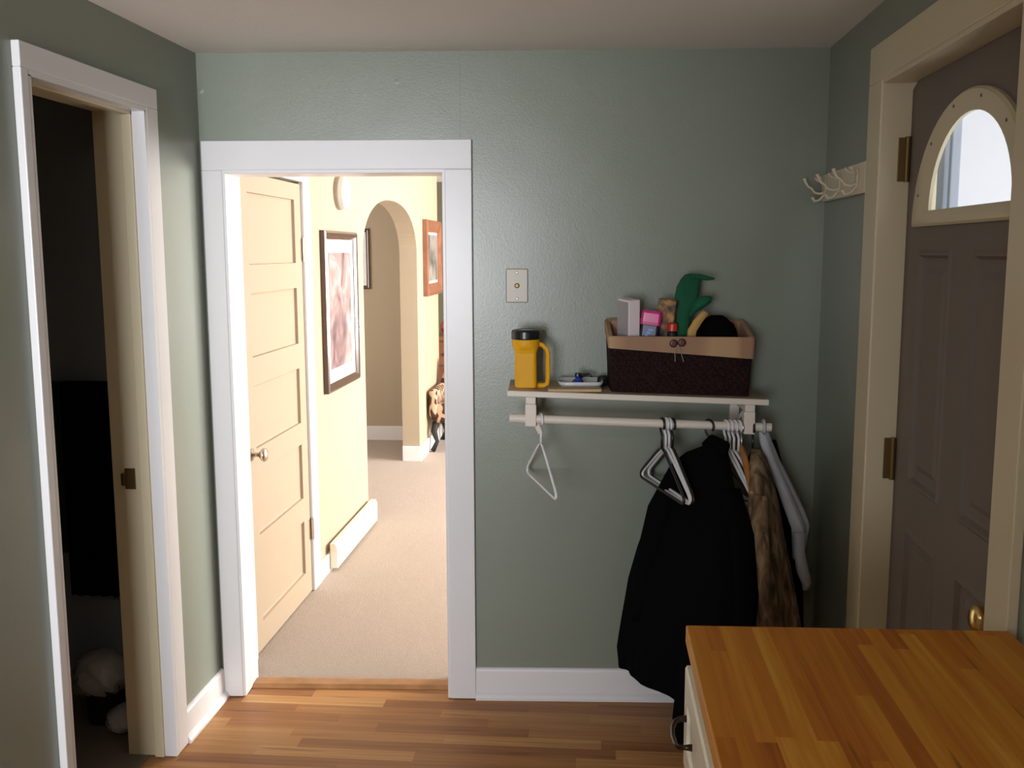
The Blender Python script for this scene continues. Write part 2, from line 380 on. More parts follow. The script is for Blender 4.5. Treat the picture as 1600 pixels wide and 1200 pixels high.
# unseen ceiling lamp, added to put warm light on the counter
t = empty('added_ceiling_lamp', (-.2, -.3, ZC)); tag(t, 'round white ceiling lamp added out of view to light the kitchen', 'lamp')
MB().lathe([(.16, ZC-.001), (.17, ZC-.03), (.15, ZC-.035)], 32, None, -.2, -.3).build('lamp_base', M['nickel'], t)
M['lampglow'] = mat('lamp_glow', (.9, .85, .75)); bb = M['lampglow'].node_tree.nodes['Principled BSDF']
bb.inputs['Emission Color'].default_value = (1, .80, .58, 1); bb.inputs['Emission Strength'].default_value = 25
MB().lathe([(.15, ZC-.035), (.145, ZC-.06), (.11, ZC-.09), (.05, ZC-.105), (.004, ZC-.108)], 32, None, -.2, -.3).build('lamp_shade', M['lampglow'], t, smooth=True)

# ------------------------------------------------------------------ trim of the kitchen side
def skirting(name, pts_fn, a, b, h, flip=1):
    prof = [(0, 0), (.030, 0), (.030, .010), (.024, .020), (.016, .028), (.014, h-.012), (.010, h-.004), (.004, h), (0, h)]
    R = [[pts_fn(t, o, z) for o, z in prof] for t in (a, b)]
    return struct(MB().rings(R).build(name, M['white']))
skirting('baseboard_back', lambda t, o, z: B(t, o, z), -.448, .80, .122)
skirting('baseboard_left', lambda t, o, z: Vector((XL+o, t, z)), 3.13, 3.495, .115)
skirting('baseboard_right', lambda t, o, z: Vector((XR-o, t, z)), 3.02, 3.62, .122)
# doorway to the hall
d = empty('door_1', B(-.94, 0, 0)); struct(d)
MB().box(-1.418, -1.345, -.022, 0, 0.003, 1.99, BK).build('casing', M['white'], d, bevel=.003)
MB().box(-.545, -.448, -.022, 0, 0.003, 1.99, BK).build('casing', M['white'], d, bevel=.003)
MB().box(-1.418, -.448, -.022, 0, 1.99, 2.094, BK).build('head_casing', M['white'], d, bevel=.003)
m = MB().box(-1.349, -1.335, -.018, .148, .003, 1.98, BK).box(-.555, -.543, -.018, .148, .003, 1.98, BK).box(-1.349, -.543, -.018, .148, 1.978, 1.992, BK)
m.build('jamb', M['white'], d, bevel=.002)
prof = [(.055, 0), (.145, 0), (.145, .006), (.125, .013), (.075, .013), (.055, .004)]
m = MB().rings([[BK @ Vector((t, o, z)) for o, z in prof] for t in (-1.334, -.556)])
struct(m.build('trim_1', M['thresh']))
# bathroom doorway
d = empty('door_2', (XL, 2.73, 0)); struct(d)
xf = XL+.022
MB().box(XL, xf, 3.05, 3.13, .003, 2.151).build('casing', M['white'], d, bevel=.003)
MB().box(XL, xf, 2.37, 2.404, .003, 2.151).build('casing', M['white'], d, bevel=.003)
MB().box(XL, xf, 2.37, 3.13, 2.151, 2.214).build('head_casing', M['white'], d, bevel=.003)
m = MB().box(XL-.15, xf-.004, 3.036, 3.052, .003, 2.151).box(XL-.15, xf-.004, 2.402, 2.414, .003, 2.151).box(XL-.15, xf-.004, 2.402, 3.05, 2.137, 2.153)
m.build('jamb', M['cream'], d, bevel=.002)
MB().box(XL-.020, xf-.001, 3.034, 3.052, .003, 2.137).box(XL-.020, xf-.001, 2.404, 2.416, .003, 2.137).box(XL-.020, xf-.001, 2.404, 3.050, 2.1345, 2.151).build('white_edge', M['white'], d)
m = MB().box(XL-.052, XL-.020, 3.024, 3.036, .003, 2.137).box(XL-.052, XL-.020, 2.414, 2.426, .003, 2.137).box(XL-.052, XL-.020, 2.414, 3.036, 2.124, 2.137)
m.build('door_stop', M['cream'], d, bevel=.002)
m = MB().box(XL-.108, XL-.072, 3.0335, 3.036, .93, 1.0).box(XL-.115, XL-.103, 3.020, 3.036, .945, .985)
m.build('strike_plate', M['agedbrass'], d, bevel=.001)

# entry door with fanlight
d = empty('door_3', (XR, 2.44, 0)); struct(d)
xc = XR-.022
MB().box(xc, XR, 2.895, 3.025, .003, 2.17).build('casing', M['cream'], d, bevel=.003)
MB().box(xc, XR, 1.872, 1.98, .003, 2.17).build('casing', M['cream'], d, bevel=.003)
MB().box(xc, XR, 1.872, 3.025, 2.17, 2.275).build('head_casing', M['cream'], d, bevel=.003)
m = MB().box(xc+.003, XR+.14, 2.893, 2.905, .003, 2.17).box(xc+.003, XR+.14, 1.97, 1.982, .003, 2.17).box(xc+.003, XR+.14, 1.97, 2.905, 2.158, 2.172)
m.build('jamb', M['cream'], d, bevel=.002)
m = MB().box(XR+.105, XR+.12, 2.88, 2.893, .003, 2.158).box(XR+.105, XR+.12, 1.982, 1.995, .003, 2.158).box(XR+.105, XR+.12, 1.982, 2.893, 2.145, 2.158)
m.build('door_stop', M['cream'], d)
XD = XR+.062   # inner face of the leaf
CY, WZ = 2.432, 1.762
def half_ell(a, b, z0, n=28):   # list of (y,z)
    return [(CY+a*math.cos(PI*i/n), z0+b*math.sin(PI*i/n)) for i in range(n+1)]
def ring_shape(m, outer, inner, xa, xb):
    n = len(outer)
    R = []
    for pts, x in ((outer, xa), (inner, xa), (inner, xb), (outer, xb)):
        R.append([Vector((x, y, z)) for y, z in pts])
    m.rings(R, closed=True); return m
# leaf: slab with arched opening, built by bridging the outline to the arch
leaf = MB(); y0, y1, z0, z1 = 1.985, 2.890, .012, 2.156
arch = half_ell(.362, .270, 1.785)            # opening
n = len(arch)-1
def outl(i):
    # matching point on the leaf outline going from right-bottom counterclockwise over the top
    t = i/n; per = [(y1, 1.785), (y1, z1), (y0, z1), (y0, 1.785)]
    L = [z1-1.785, y1-y0, z1-1.785]; s = t*sum(L)
    for k in range(3):
        if s <= L[k]+1e-9:
            f = s/L[k]; a, b = per[k], per[k+1]; return (a[0]+(b[0]-a[0])*f, a[1]+(b[1]-a[1])*f)
        s -= L[k]
    return per[3]
outer = [outl(i) for i in range(n+1)]
for xa in (XD, XD+.030):
    va = [leaf.bm.verts.new((xa, y, z)) for y, z in arch]; vo = [leaf.bm.verts.new((xa, y, z)) for y, z in outer]
    for i in range(n): leaf.bm.faces.new((va[i], va[i+1], vo[i+1], vo[i]))
for i in range(n):
    for L in (arch, outer):
        leaf.bm.faces.new([leaf.bm.verts.new(p) for p in ((XD, *L[i]), (XD, *L[i+1]), (XD+.030, *L[i+1]), (XD+.030, *L[i]))])
# lower slab with four recessed moulded panels
panels = [(2.515, 2.765, 1.055, 1.70), (2.125, 2.375, 1.055, 1.70), (2.515, 2.765, .25, .93), (2.125, 2.375, .25, .93)]
ysx = sorted({y0, y1, *[p[0] for p in panels], *[p[1] for p in panels]}); zsx = sorted({z0, 1.785, *[p[2] for p in panels], *[p[3] for p in panels]})
for ya, yb in zip(ysx, ysx[1:]):
    for za, zb in zip(zsx, zsx[1:]):
        isP = any(abs(p[0]-ya) < 1e-6 and abs(p[1]-yb) < 1e-6 and abs(p[2]-za) < 1e-6 for p in panels)
        if not isP:
            leaf.bm.faces.new([leaf.bm.verts.new(p) for p in ((XD, ya, za), (XD, yb, za), (XD, yb, zb), (XD, ya, zb))])
        else:
            steps = [(0, 0), (.008, -.005), (.014, -.005), (.022, .007), (.030, .009), (.050, .009), (.066, .002)]
            prev = None
            for ins, dx in steps:
                ring = [leaf.bm.verts.new(p) for p in ((XD+dx, ya+ins, za+ins), (XD+dx, yb-ins, za+ins), (XD+dx, yb-ins, zb-ins), (XD+dx, ya+ins, zb-ins))]
                if prev:
                    for i in range(4): leaf.bm.faces.new((prev[i], prev[(i+1) % 4], ring[(i+1) % 4], ring[i]))
                prev = ring
            leaf.bm.faces.new(prev)
leaf.box(XD+.02, XD+.030, y0, y1, z0, 1.785)
bmesh.ops.remove_doubles(leaf.bm, verts=leaf.bm.verts, dist=1e-5)
leafo = leaf.build('door_leaf', M['door'], d)
fr = MB()
fo = [(CY+.375*math.cos(PI*i/28), WZ+.310*math.sin(PI*i/28)) for i in range(29)]
fi = [(CY+.262*math.cos(PI*i/28), WZ+.040+.218*math.sin(PI*i/28)) for i in range(29)]
fm = [(CY+.300*math.cos(PI*i/28), WZ+.026+.255*math.sin(PI*i/28)) for i in range(29)]
fe = [(CY+.362*math.cos(PI*i/28), WZ+.006+.298*math.sin(PI*i/28)) for i in range(29)]
R = []
for pts, x in ((fo, XD), (fo, XD-.010), (fe, XD-.016), (fm, XD-.014), (fi, XD-.006), (fi, XD+.003)):
    R.append([Vector((x, y, z)) for y, z in pts])
fr.rings(R, caps=False)
fro = fr.build('fanlight_frame', M['cream'], leafo, smooth=True)
es = fro.modifiers.new('es', 'EDGE_SPLIT'); es.split_angle = .6
m = MB()
for k in range(6):
    a = PI*(.08+.84*k/5); m.lathe([(.004, 0), (.004, .002)], 10, Matrix.Translation((XD-.0165, CY+.330*math.cos(a), WZ+.012+.278*math.sin(a))) @ Matrix.Rotation(PI/2, 4, 'Y'))
m.build('screw', M['door'], fro)
m = MB().prism([(XD+.003, y, z) for y, z in fm], (.005, 0, 0)); m.build('glass_pane', M['glass'], fro)
for z in (1.95, 1.10, .25):
    m = MB().box(XR+.030, XR+.0605, 2.889, 2.893, z-.06, z+.06).tube([(XR+.054, 2.884, z-.062), (XR+.054, 2.884, z+.062)], .008)
    m.build('hinge', M['agedbrass'], d, bevel=.001)
T = Matrix.Translation((XD, 2.075, .925)) @ Matrix.Rotation(-PI/2, 4, 'Y')
m = MB().lathe([(.033, 0), (.033, .004), (.028, .009), (.013, .012), (.011, .030), (.018, .036), (.027, .046), (.030, .056), (.028, .066), (.018, .073), (.004, .075)], 28, T)
m.build('door_knob', M['brass'], leafo, smooth=True)
# storm-door post and pale outdoors just beyond the fanlight
o = MB().box(1.14, 1.17, 3.36, 3.385, 0, 2.5).box(1.14, 1.17, 3.43, 3.56, 0, 2.5).box(1.13, 1.18, 3.36, 3.69, 2.5, 2.56)
M['greypaint'] = mat('blue_grey_paint', (.40, .43, .50), .5)
tag(o.build('porch_post', M['greypaint'], bevel=.004), 'pale grey upright porch framing seen through the arched window of the entry door', 'porch frame')

# closet door in the hall
d = empty('door_4', (XL, 4.26, 0)); struct(d)
leaf = MB(); xd = XL+.012
P5 = [(1.648, 1.942), (1.266, 1.531), (.882, 1.148), (.509, .778), (.131, .394)]
ya, yb = 3.945, 4.575
ysx = [YC0, ya, yb, YC1-.006]; zsx = sorted([.012, 2.018] + [z for p in P5 for z in p])
for a, b in zip(ysx, ysx[1:]):
    for c, e in zip(zsx, zsx[1:]):
        if a == ya and (c, e) in P5:
            prev = None
            for ins, dx in [(0, 0), (.002, -.012), (.010, -.014), (.024, -.014)]:
                ring = [leaf.bm.verts.new(p) for p in ((xd+dx, a+ins, c+ins), (xd+dx, b-ins, c+ins), (xd+dx, b-ins, e-ins), (xd+dx, a+ins, e-ins))]
                if prev:
                    for i in range(4): leaf.bm.faces.new((prev[i], prev[(i+1) % 4], ring[(i+1) % 4], ring[i]))
                prev = ring
            leaf.bm.faces.new(prev)
        else:
            leaf.bm.faces.new([leaf.bm.verts.new(p) for p in ((xd, a, c), (xd, b, c), (xd, b, e), (xd, a, e))])
leaf.box(xd-.035, xd-.016, YC0, YC1-.006, .012, 2.018)
for s in ((YC0, YC0+.002), (YC1-.008, YC1-.006)): leaf.box(xd-.02, xd, s[0], s[1], .012, 2.018)
bmesh.ops.remove_doubles(leaf.bm, verts=leaf.bm.verts, dist=1e-5)
leafo = leaf.build('door_leaf', M['closet'], d)
MB().box(XL, XL+.026, YC1, YC1+.115, .006, 2.03).build('casing', M['white'], d, bevel=.003)
MB().box(XL, XL+.026, 3.76, YC0-.004, .006, 2.03).build('casing', M['white'], d, bevel=.003)
MB().box(XL, XL+.026, 3.76, YC1+.115, 2.03, 2.15).build('head_casing', M['white'], d, bevel=.003)
for z in (1.71, .33):
    MB().tube([(XL+.022, YC1-.003, z-.055), (XL+.022, YC1-.003, z+.055)], .008).box(XL+.010, XL+.0145, YC1-.028, YC1-.006, z-.05, z+.05).build('hinge', M['nickel'], d)
T = Matrix.Translation((xd, 3.885, .87)) @ Matrix.Rotation(PI/2, 4, 'Y')
MB().lathe([(.026, 0), (.026, .004), (.010, .008), (.009, .030), (.016, .036), (.027, .046), (.029, .056), (.022, .064), (.006, .067)], 24, T).build('door_knob', M['nickel'], leafo, smooth=True)

# ------------------------------------------------------------------ things in the hall
def picture(name, X, y0, y1, z0, z1, bw, dep, frame, pr, label, matw=.07, axis='x'):
    t = empty(name, (X, (y0+y1)/2, z0))
    def T3(a, o, z): return Vector((X+o, a, z)) if axis == 'x' else Vector((a, X-o, z))
    prof = [(0, 0), (0, dep*.8), (bw*.25, dep), (bw*.6, dep*.85), (bw, dep*.5), (bw, 0)]
    R = [[T3(a, o, z) for a, z in ((y0+i, z0+i), (y1-i, z0+i), (y1-i, z1-i), (y0+i, z1-i))] for i, o in prof]
    MB().rings(R, closed=True).build('frame', frame, t)
    def slab(i, o, nm, mm, s=.002):
        return MB().prism([T3(a, o, z) for a, z in ((y0+i, z0+i), (y1-i, z0+i), (y1-i, z1-i), (y0+i, z1-i))], T3(0, s, 0)-T3(0, 0, 0)).build(nm, mm, t)
    slab(bw*.9, dep*.25, 'mat_board', M['matboard'])
    slab(bw*.9+matw, dep*.25+.0025, 'print', pr)
    tag(t, label, 'picture'); return t
p = picture('framed_picture', XL+.001, 5.03, 5.72, .955, 1.81, .045, .032, M['pictureframe'], M['print1'],
    'large dark wood framed print with white mat and pinkish grey picture beside the closet door', .075)
picture('framed_picture', 8.679, -2.62, -2.01, 1.37, 1.90, .030, .020, M['pictureframe'], M['print2'], 'dark framed picture with pale mat seen through the archway', .06, 'y')
picture('framed_picture', XL+.001, 8.07, 8.83, 1.33, 1.96, .10, .045, M['redwood'], M['print3'], 'orange brown wood framed picture on the wall past the archway', .03)
# round alarm
T = Matrix.Translation((XL, 5.42, 2.02)) @ Matrix.Rotation(PI/2, 4, 'Y')
t = empty('smoke_alarm', (XL, 5.42, 2.02)); tag(t, 'round white disc shaped alarm mounted high on the beige hall wall', 'alarm')
MB().lathe([(.092, 0), (.092, .018), (.088, .022)], 36, T).build('mounting_base', M['plate'], t, smooth=False)
MB().lathe([(.088, .022), (.088, .045), (.078, .055), (.03, .060), (.005, .060)], 36, T).build('cover', M['white'], t)
def switch_plate(name, T, w, h, label, toggle=True, pm=M['white']):
    t = empty(name, T.translation); tag(t, label, 'switch plate')
    MB().box(-w/2, w/2, -.006, 0, -h/2, h/2, T).build('plate', pm, t, bevel=.003)
    for z in (-h*.38, h*.38): MB().lathe([(.0045, 0), (.0045, .002), (.002, .003)], 12, T @ Matrix.Translation((0, -.006, z)) @ Matrix.Rotation(PI/2, 4, 'X')).build('screw', M['screw'], t)
    if toggle: MB().box(-.005, .005, -.018, -.004, -.004, .012, T).build('toggle', M['plastic_w'], t, bevel=.002)
    else: MB().lathe([(.009, 0), (.009, .004), (.006, .006), (.006, .010), (.003, .010)], 16, T @ Matrix.Translation((0, -.006, 0)) @ Matrix.Rotation(PI/2, 4, 'X')).build('socket', M['agedbrass'], t)
    return t
switch_plate('light_switch', Matrix.Translation((XL+.0005, 5.80, 1.25)) @ Matrix.Rotation(PI/2, 4, 'Z'), .075, .12, 'white light switch plate just right of the large framed print', True)
switch_plate('outlet_plate', BK @ Matrix.Translation((-.288, -.0005, 1.576)), .080, .122, 'beige metal wall plate with two screws above the yellow lantern', False, M['plate'])
# baseboard register
t = empty('wall_register', (XL+.018, 5.45, 0)); tag(t, 'long cream baseboard heating register low on the hall wall under the large framed print', 'register')
m = MB(); prof = [(.019, .02), (.060, .02), (.060, .13), (.050, .155), (.019, .155)]
m.rings([[Vector((XL+o, y, z)) for o, z in prof] for y in (4.99, 5.955)]).build('housing', M['cabinet'], t, bevel=.003)
m = MB()
for k in range(3): m.box(XL+.0602, XL+.063, 5.03, 5.92, .045+.026*k, .055+.026*k)
m.build('louvre', M['cabinet'], t)
# chest, ornament and spotted armchair at the end of the hall
t = empty('wooden_chest', (-1.2, 9.75, 0)); tag(t, 'reddish brown wooden chest at the far end of the hall behind the spotted armchair', 'chest')
MB().box(-1.70, -.70, 9.45, 10.05, .08, .84).build('body', M['redwood'], t, bevel=.006)
MB().box(-1.73, -.67, 9.42, 10.07, .84, .88).build('top', M['redwood'], t, bevel=.006)
for k in range(3):
    q = MB().box(-1.66, -.74, 9.43, 9.45, .12+.24*k, .34+.24*k).build('drawer', M['redwood'], t, bevel=.004)
    for x in (-1.45, -.95): MB().lathe([(.008, 0), (.016, .02), (.004, .026)], 14, Matrix.Translation((x, 9.43, .23+.24*k)) @ Matrix.Rotation(PI/2, 4, 'X')).build('knob', M['bronze'], q)
for x in (-1.66, -.78):
    for y in (9.48, 9.97): MB().box(x, x+.05, y, y+.05, .004, .08).build('leg', M['redwood'], t)
def blob(m, c, r, n=14, k=8, wob=0.0, seed=0):
    rnd = random.Random(seed); R = []
    for i in range(1, k):
        a = PI*i/k; R.append([Vector((c[0]+r[0]*math.sin(a)*math.cos(2*PI*j/n)*(1+wob*rnd.uniform(-1, 1)), c[1]+r[1]*math.sin(a)*math.sin(2*PI*j/n)*(1+wob*rnd.uniform(-1, 1)), c[2]-r[2]*math.cos(a))) for j in range(n)])
    m.rings(R); return m
t = empty('armchair', (-1.14, 8.5, 0)); tag(t, 'armchair in tan and dark spotted upholstery with dark curved legs beside the pillar', 'armchair')
MB().box(-1.39, -.87, 8.14, 8.74, .25, .42).build('seat', M['giraffe'], t, bevel=.05, seg=4)
m = MB().rings([[Vector((x, y, z)) for x, y in ((-1.385+s, 8.62+v), (-.88-s, 8.62+v), (-.88-s, 8.74+v), (-1.385+s, 8.74+v))] for z, s, v in ((.36, 0, 0), (.55, -.0, .03), (.72, .06, .06), (.76, .12, .07))])
m.build('backrest', M['giraffe'], t, bevel=.03, seg=3)
for x in (-1.405, -.915): MB().box(x, x+.07, 8.12, 8.70, .30, .54).build('armrest', M['giraffe'], t, bevel=.03, seg=3)
for sx, x in ((-1, -1.35), (1, -.91)):
    for sy, y in ((-1, 8.2), (1, 8.68)):
        MB().tube([(x, y, .27), (x+.02*sx, y+.03*sy, .18), (x-.005*sx, y+.01*sy, .09), (x+.03*sx, y+.04*sy, .012)], [.032, .026, .017, .022], 10).build('leg', M['dark'], t, smooth=True)
t = empty('ornament', (-1.43, 9.66, .88)); tag(t, 'small round red and white ornament standing on the reddish wooden chest', 'ornament')
blob(MB(), (-1.45, 9.62, .96), (.085, .07, .077)).build('body', M['red'], t, smooth=True)
blob(MB(), (-1.45, 9.62, 1.055), (.055, .05, .05)).build('head', M['white'], t, smooth=True)
# the ornament's base line
# ------------------------------------------------------------------ bathroom things
tb = empty('towel_bar', (-1.9, 3.47, 1.2)); tag(tb, 'towel bar on the dark bathroom wall carrying the black towel', 'towel bar')
MB().tube([(-2.25, 3.40, 1.21), (-1.66, 3.40, 1.21)], .009).build('rod', M['nickel'], tb)
for x in (-2.24, -1.68): MB().tube([(x, 3.47, 1.21), (x, 3.392, 1.21)], [.02, .012], 12).build('post', M['nickel'], tb)
def hung_towel(name, x0, x1, zf, zb, yb, th, m_, label, fold):
    n = 26; R = []
    prof = [(-.020, zf), (-.021, (zf+1.2)/2), (-.018, 1.18), (-.013, 1.222), (0, 1.234), (.013, 1.222), (.018, 1.18), (.020, (zb+1.2)/2), (.020, zb)]
    prof = [(o*(1+fold), z+(.004*fold if z > 1.2 else 0)) for o, z in prof]
    inner = [(o*.55, z-(.010 if z > 1.2 else 0)) for o, z in prof[::-1]]
    for i in range(n+1):
        x = x0+(x1-x0)*i/n; wv = .006*math.sin(i*1.1)
        R.append([Vector((x, yb+o+wv*(1 if z < 1.15 else .15), z)) for o, z in prof+inner])
    return MB().rings(R).build(name, m_, None, smooth=True)
tag(hung_towel('bath_towel', -1.93, -1.72, .44, .55, 3.40, .01, M['blackcloth'], '', .9), 'black bath towel hanging from the bathroom towel bar', 'towel')
tag(hung_towel('bath_towel', -1.99, -1.935, .60, .70, 3.40, .01, M['darkgreen'], '', .5), 'dark green towel edge hanging left of the black towel', 'towel')
t = empty('waste_bin', (-1.78, 3.28, 0)); tag(t, 'small bathroom waste bin lined with a crumpled white bag on the floor', 'waste bin')
MB().lathe([(.060, .004), (.070, .16), (.062, .16), (.054, .02)], 24, None, -1.78, 3.28).build('bin', M['dark'], t)
def crumple(c, r, seed):
    rnd = random.Random(seed); R = []; n = 22; k = 12
    for i in range(1, k):
        a = PI*i/k; row = []
        for j in range(n):
            q = 1+.16*math.sin(j*2.3+i*1.7)+.08*rnd.uniform(-1, 1); b = 2*PI*j/n
            row.append(Vector((c[0]+r[0]*math.sin(a)*math.cos(b)*q, c[1]+r[1]*math.sin(a)*math.sin(b)*q, c[2]-r[2]*math.cos(a))))
        R.append(row)
    return MB().rings(R)
crumple((-1.78, 3.28, .18), (.10, .095, .085), 3).build('bag', M['bag'], t, smooth=True)
o = crumple((-1.66, 3.20, .055), (.06, .08, .046), 9).build('paper_bag', M['bag'], None, smooth=True)
tag(o, 'small crumpled grey white bag on the bathroom floor in front of the bin', 'bag')

# ------------------------------------------------------------------ coat hook rack
t = empty('coat_rack', (XR, 3.33, 1.9)); tag(t, 'cream wooden rack with curved coat hooks on the right wall near the corner', 'coat rack')
MB().box(XR-.020, XR-.0005, 3.035, 3.60, 1.868, 1.962).build('board', M['porcelain'], t, bevel=.004)
def hook(y):
    x = XR-.021
    h = MB().lathe([(.022, 0), (.020, .003), (.006, .004)], 18, Matrix.Translation((x, y, 1.915)) @ Matrix.Rotation(-PI/2, 4, 'Y') @ Matrix.Diagonal((1.5, .7, 1, 1)))
    h.tube([(x, y, 1.90), (x-.020, y, 1.893), (x-.036, y, 1.897), (x-.047, y, 1.912), (x-.058, y, 1.918), (x-.066, y, 1.930), (x-.072, y, 1.946)], [.005, .0045, .004, .004, .004, .0045, .0065], 10)
    for s in (-1, 1):
        h.tube([(x, y, 1.925), (x-.012, y+.012*s, 1.934), (x-.020, y+.028*s, 1.938), (x-.028, y+.036*s, 1.950)], [.004, .0035, .0035, .005], 8)
    h.tube([(x, y, 1.895), (x-.018, y, 1.872), (x-.034, y, 1.868), (x-.044, y, 1.882)], [.005, .0045, .0045, .006], 10)
    return h.build('hook', M['porcelain'], t, smooth=True)
for y in (3.54, 3.34, 3.12): hook(y)

# ------------------------------------------------------------------ wall shelf with clothes rod
t = empty('wall_shelf', B(.126, 0, 1.2)); tag(t, 'cream painted wooden wall shelf with clothes rod below, on the green back wall', 'shelf')
def sheared_box(m, u0, u1, o0, o1, z0, z1):
    """box in the shelf's frame; z measured from the shelf's top line"""
    c = [B(u, o, zsh(u)+z) for u in (u0, u1) for o in (o0, o1) for z in (z0, z1)]
    v = [m.bm.verts.new(p) for p in c]
    for f in ((0, 1, 3, 2), (4, 6, 7, 5), (0, 4, 5, 1), (2, 3, 7, 6), (0, 2, 6, 4), (1, 5, 7, 3)): m.bm.faces.new([v[i] for i in f])
    return m
sheared_box(MB(), -.315, .567, .002, .290, -.020, 0).build('shelf_board', M['shelf'], t, bevel=.003)
o = sheared_box(MB(), -.311, .563, .004, .286, 0, .0006).build('worn_top', M['shelftop'], t)
for u in (-.235, .505):
    m = MB(); sheared_box(m, u-.017, u+.017, .002, .022, -.17, -.020); sheared_box(m, u-.017, u+.017, .022, .285, -.045, -.020)
    sheared_box(m, u-.019, u+.019, .245, .283, -.122, -.045)
    m.prism([B(u-.012, .022, zsh(u)-.16), B(u-.012, .022, zsh(u)-.135), B(u-.012, .22, zsh(u)-.045), B(u-.012, .245, zsh(u)-.050)], B(.024, 0, 0)-B(0, 0, 0))
    m.build('bracket', M['shelf'], t, bevel=.003)
rodz = lambda u: zsh(u)-.098
MB().tube([B(-.308, .264, rodz(-.308)), B(.582, .264, rodz(.582))], .0145, 18).build('hanging_rod', M['shelf'], t, smooth=False)
m = MB().tube([B(-.215, .25, rodz(-.2)-.018), B(-.20, .262, rodz(-.2)-.05)], [.012, .009], 10).build('peg', M['shelf'], t)

# yellow lantern
def shelf_frame(u, off): return Matrix.Translation(B(u, off, zsh(u)+.0008)) @ Matrix.Rotation(ang, 4, 'Z')
L = shelf_frame(-.253, .19)
t = empty('lantern', L.translation); tag(t, 'yellow plastic lantern torch with black cap and side handle on the shelf', 'torch')
def rrect(w, h, r, z, n=6):
    P = []
    for cx, cy, a0 in ((w-r, h-r, 0), (-w+r, h-r, 90), (-w+r, -h+r, 180), (w-r, -h+r, 270)):
        for k in range(n+1):
            a = math.radians(a0+90*k/n); P.append(Vector((cx+r*math.cos(a), cy+r*math.sin(a), z)))
    return P
R = [rrect(a, a, rr, z) for a, rr, z in ((.034, .012, 0), (.038, .014, .004), (.037, .014, .12), (.040, .022, .132), (.046, .040, .142), (.048, .046, .150), (.048, .047, .168))]
MB().rings([[L @ p for p in r] for r in R]).build('body', M['yellow'], t, smooth=False, bevel=.002)
MB().lathe([(.049, .168), (.050, .172), (.050, .194), (.046, .200), (.034, .202), (.030, .199), (.004, .199)], 32, L).build('cap', M['plastic_b'], t)
MB().lathe([(.029, .1985), (.029, .2005), (.004, .2015)], 28, L).build('lens', M['screw'], t)
MB().tube([L @ Vector(p) for p in ((.042, 0, .152), (.058, 0, .146), (.072, 0, .132), (.076, 0, .115), (.076, 0, .03), (.074, 0, .012), (.062, 0, .006), (.034, 0, .006))], .0075, 8, flat=1.3).build('handle', M['yellow'], t, smooth=True)

# tan wallet-like board, white tray with things
L = shelf_frame(-.085, .240)
o = MB().rings([[L @ Vector((p.x, p.y, z)) for p in rrect(.092, .034, .008, 0)] for z in (.0, .010)]).build('notebook', M['tanleather'], bevel=.002)
tag(o, 'flat tan card folder lying at the front of the shelf before the white tray', 'folder')
L = shelf_frame(-.062, .125)
R = []
for s, z in ((.72, 0), (.80, .002), (.93, .010), (1.0, .024), (.97, .024), (.90, .013), (.78, .006), (.5, .0045)):
    R.append([L @ Vector((p.x*s*.080/.08, p.y*s, z)) for p in rrect(.080, .072, .03, 0)])
o = MB().rings(R).build('tray', M['ceramic'], smooth=True); tag(o, 'white ceramic dish with upturned rim holding small things on the shelf', 'dish')
L2 = shelf_frame(-.070, .135) @ Matrix.Translation((0, 0, .0062))
t = empty('bottle', L2.translation); tag(t, 'small squat blue bottle standing in the white dish', 'bottle')
MB().lathe([(.010, 0), (.020, .004), (.021, .012), (.016, .019), (.010, .023), (.009, .030)], 20, L2).build('body', M['blue'], t, smooth=True)
MB().lathe([(.011, .030), (.012, .032), (.011, .042), (.006, .044)], 16, L2).build('cap', M['plastic_b'], t)
L3 = shelf_frame(-.048, .095) @ Matrix.Translation((0, 0, .0065))
o = MB().tube([L3 @ Vector(p) for p in ((-.02, 0, .006), (-.005, .005, .03), (.018, 0, .034), (.03, -.01, .026))], [.004, .006, .005, .003], 8).build('clip', M['plastic_b'], None, smooth=True)
tag(o, 'little black clip leaning in the white dish behind the blue bottle', 'clip')
L3 = shelf_frame(.020, .085)
t = MB().lathe([(.016, 0), (.020, .004), (.019, .03), (.012, .036), (.004, .037)], 20, L3).build('jar_lid', M['dark'], None); tag(t, 'small black round pot between the white dish and the wicker basket', 'pot')

# ---- wicker basket with liner, on the shelf
ub0, ub1 = .040, .512
t = empty('wicker_basket', B(.276, .15, zsh(.276))); tag(t, 'dark brown woven basket with tan cloth liner on the right of the shelf', 'basket')
def brect(s, z, d=0):   # s outward growth, d inset
    u0, u1, o0, o1 = ub0-s+d, ub1+s-d, .045-s*.5+d, .235+s-d
    base = [(u0, o1), (u1, o1), (u1, o0), (u0, o0)]
    P = []; r = .016
    for i, (u, o) in enumerate(base):
        pu, po = base[i-1]; nu, no = base[(i+1) % 4]
        a = Vector((pu-u, po-o)).normalized()*r; b = Vector((nu-u, no-o)).normalized()*r
        for k in range(5):
            f = k/4; q = Vector((u, o)) + a*(1-f)**2 + b*f**2
            P.append(B(q.x, q.y, zsh(q.x)+z))
    return P
MB().rings([brect(0, .0012), brect(.004, .10), brect(.008, .183), brect(.008, .183, .008), brect(.003, .10, .008), brect(0, .010, .008)]).build('woven_body', M['wicker'], t)
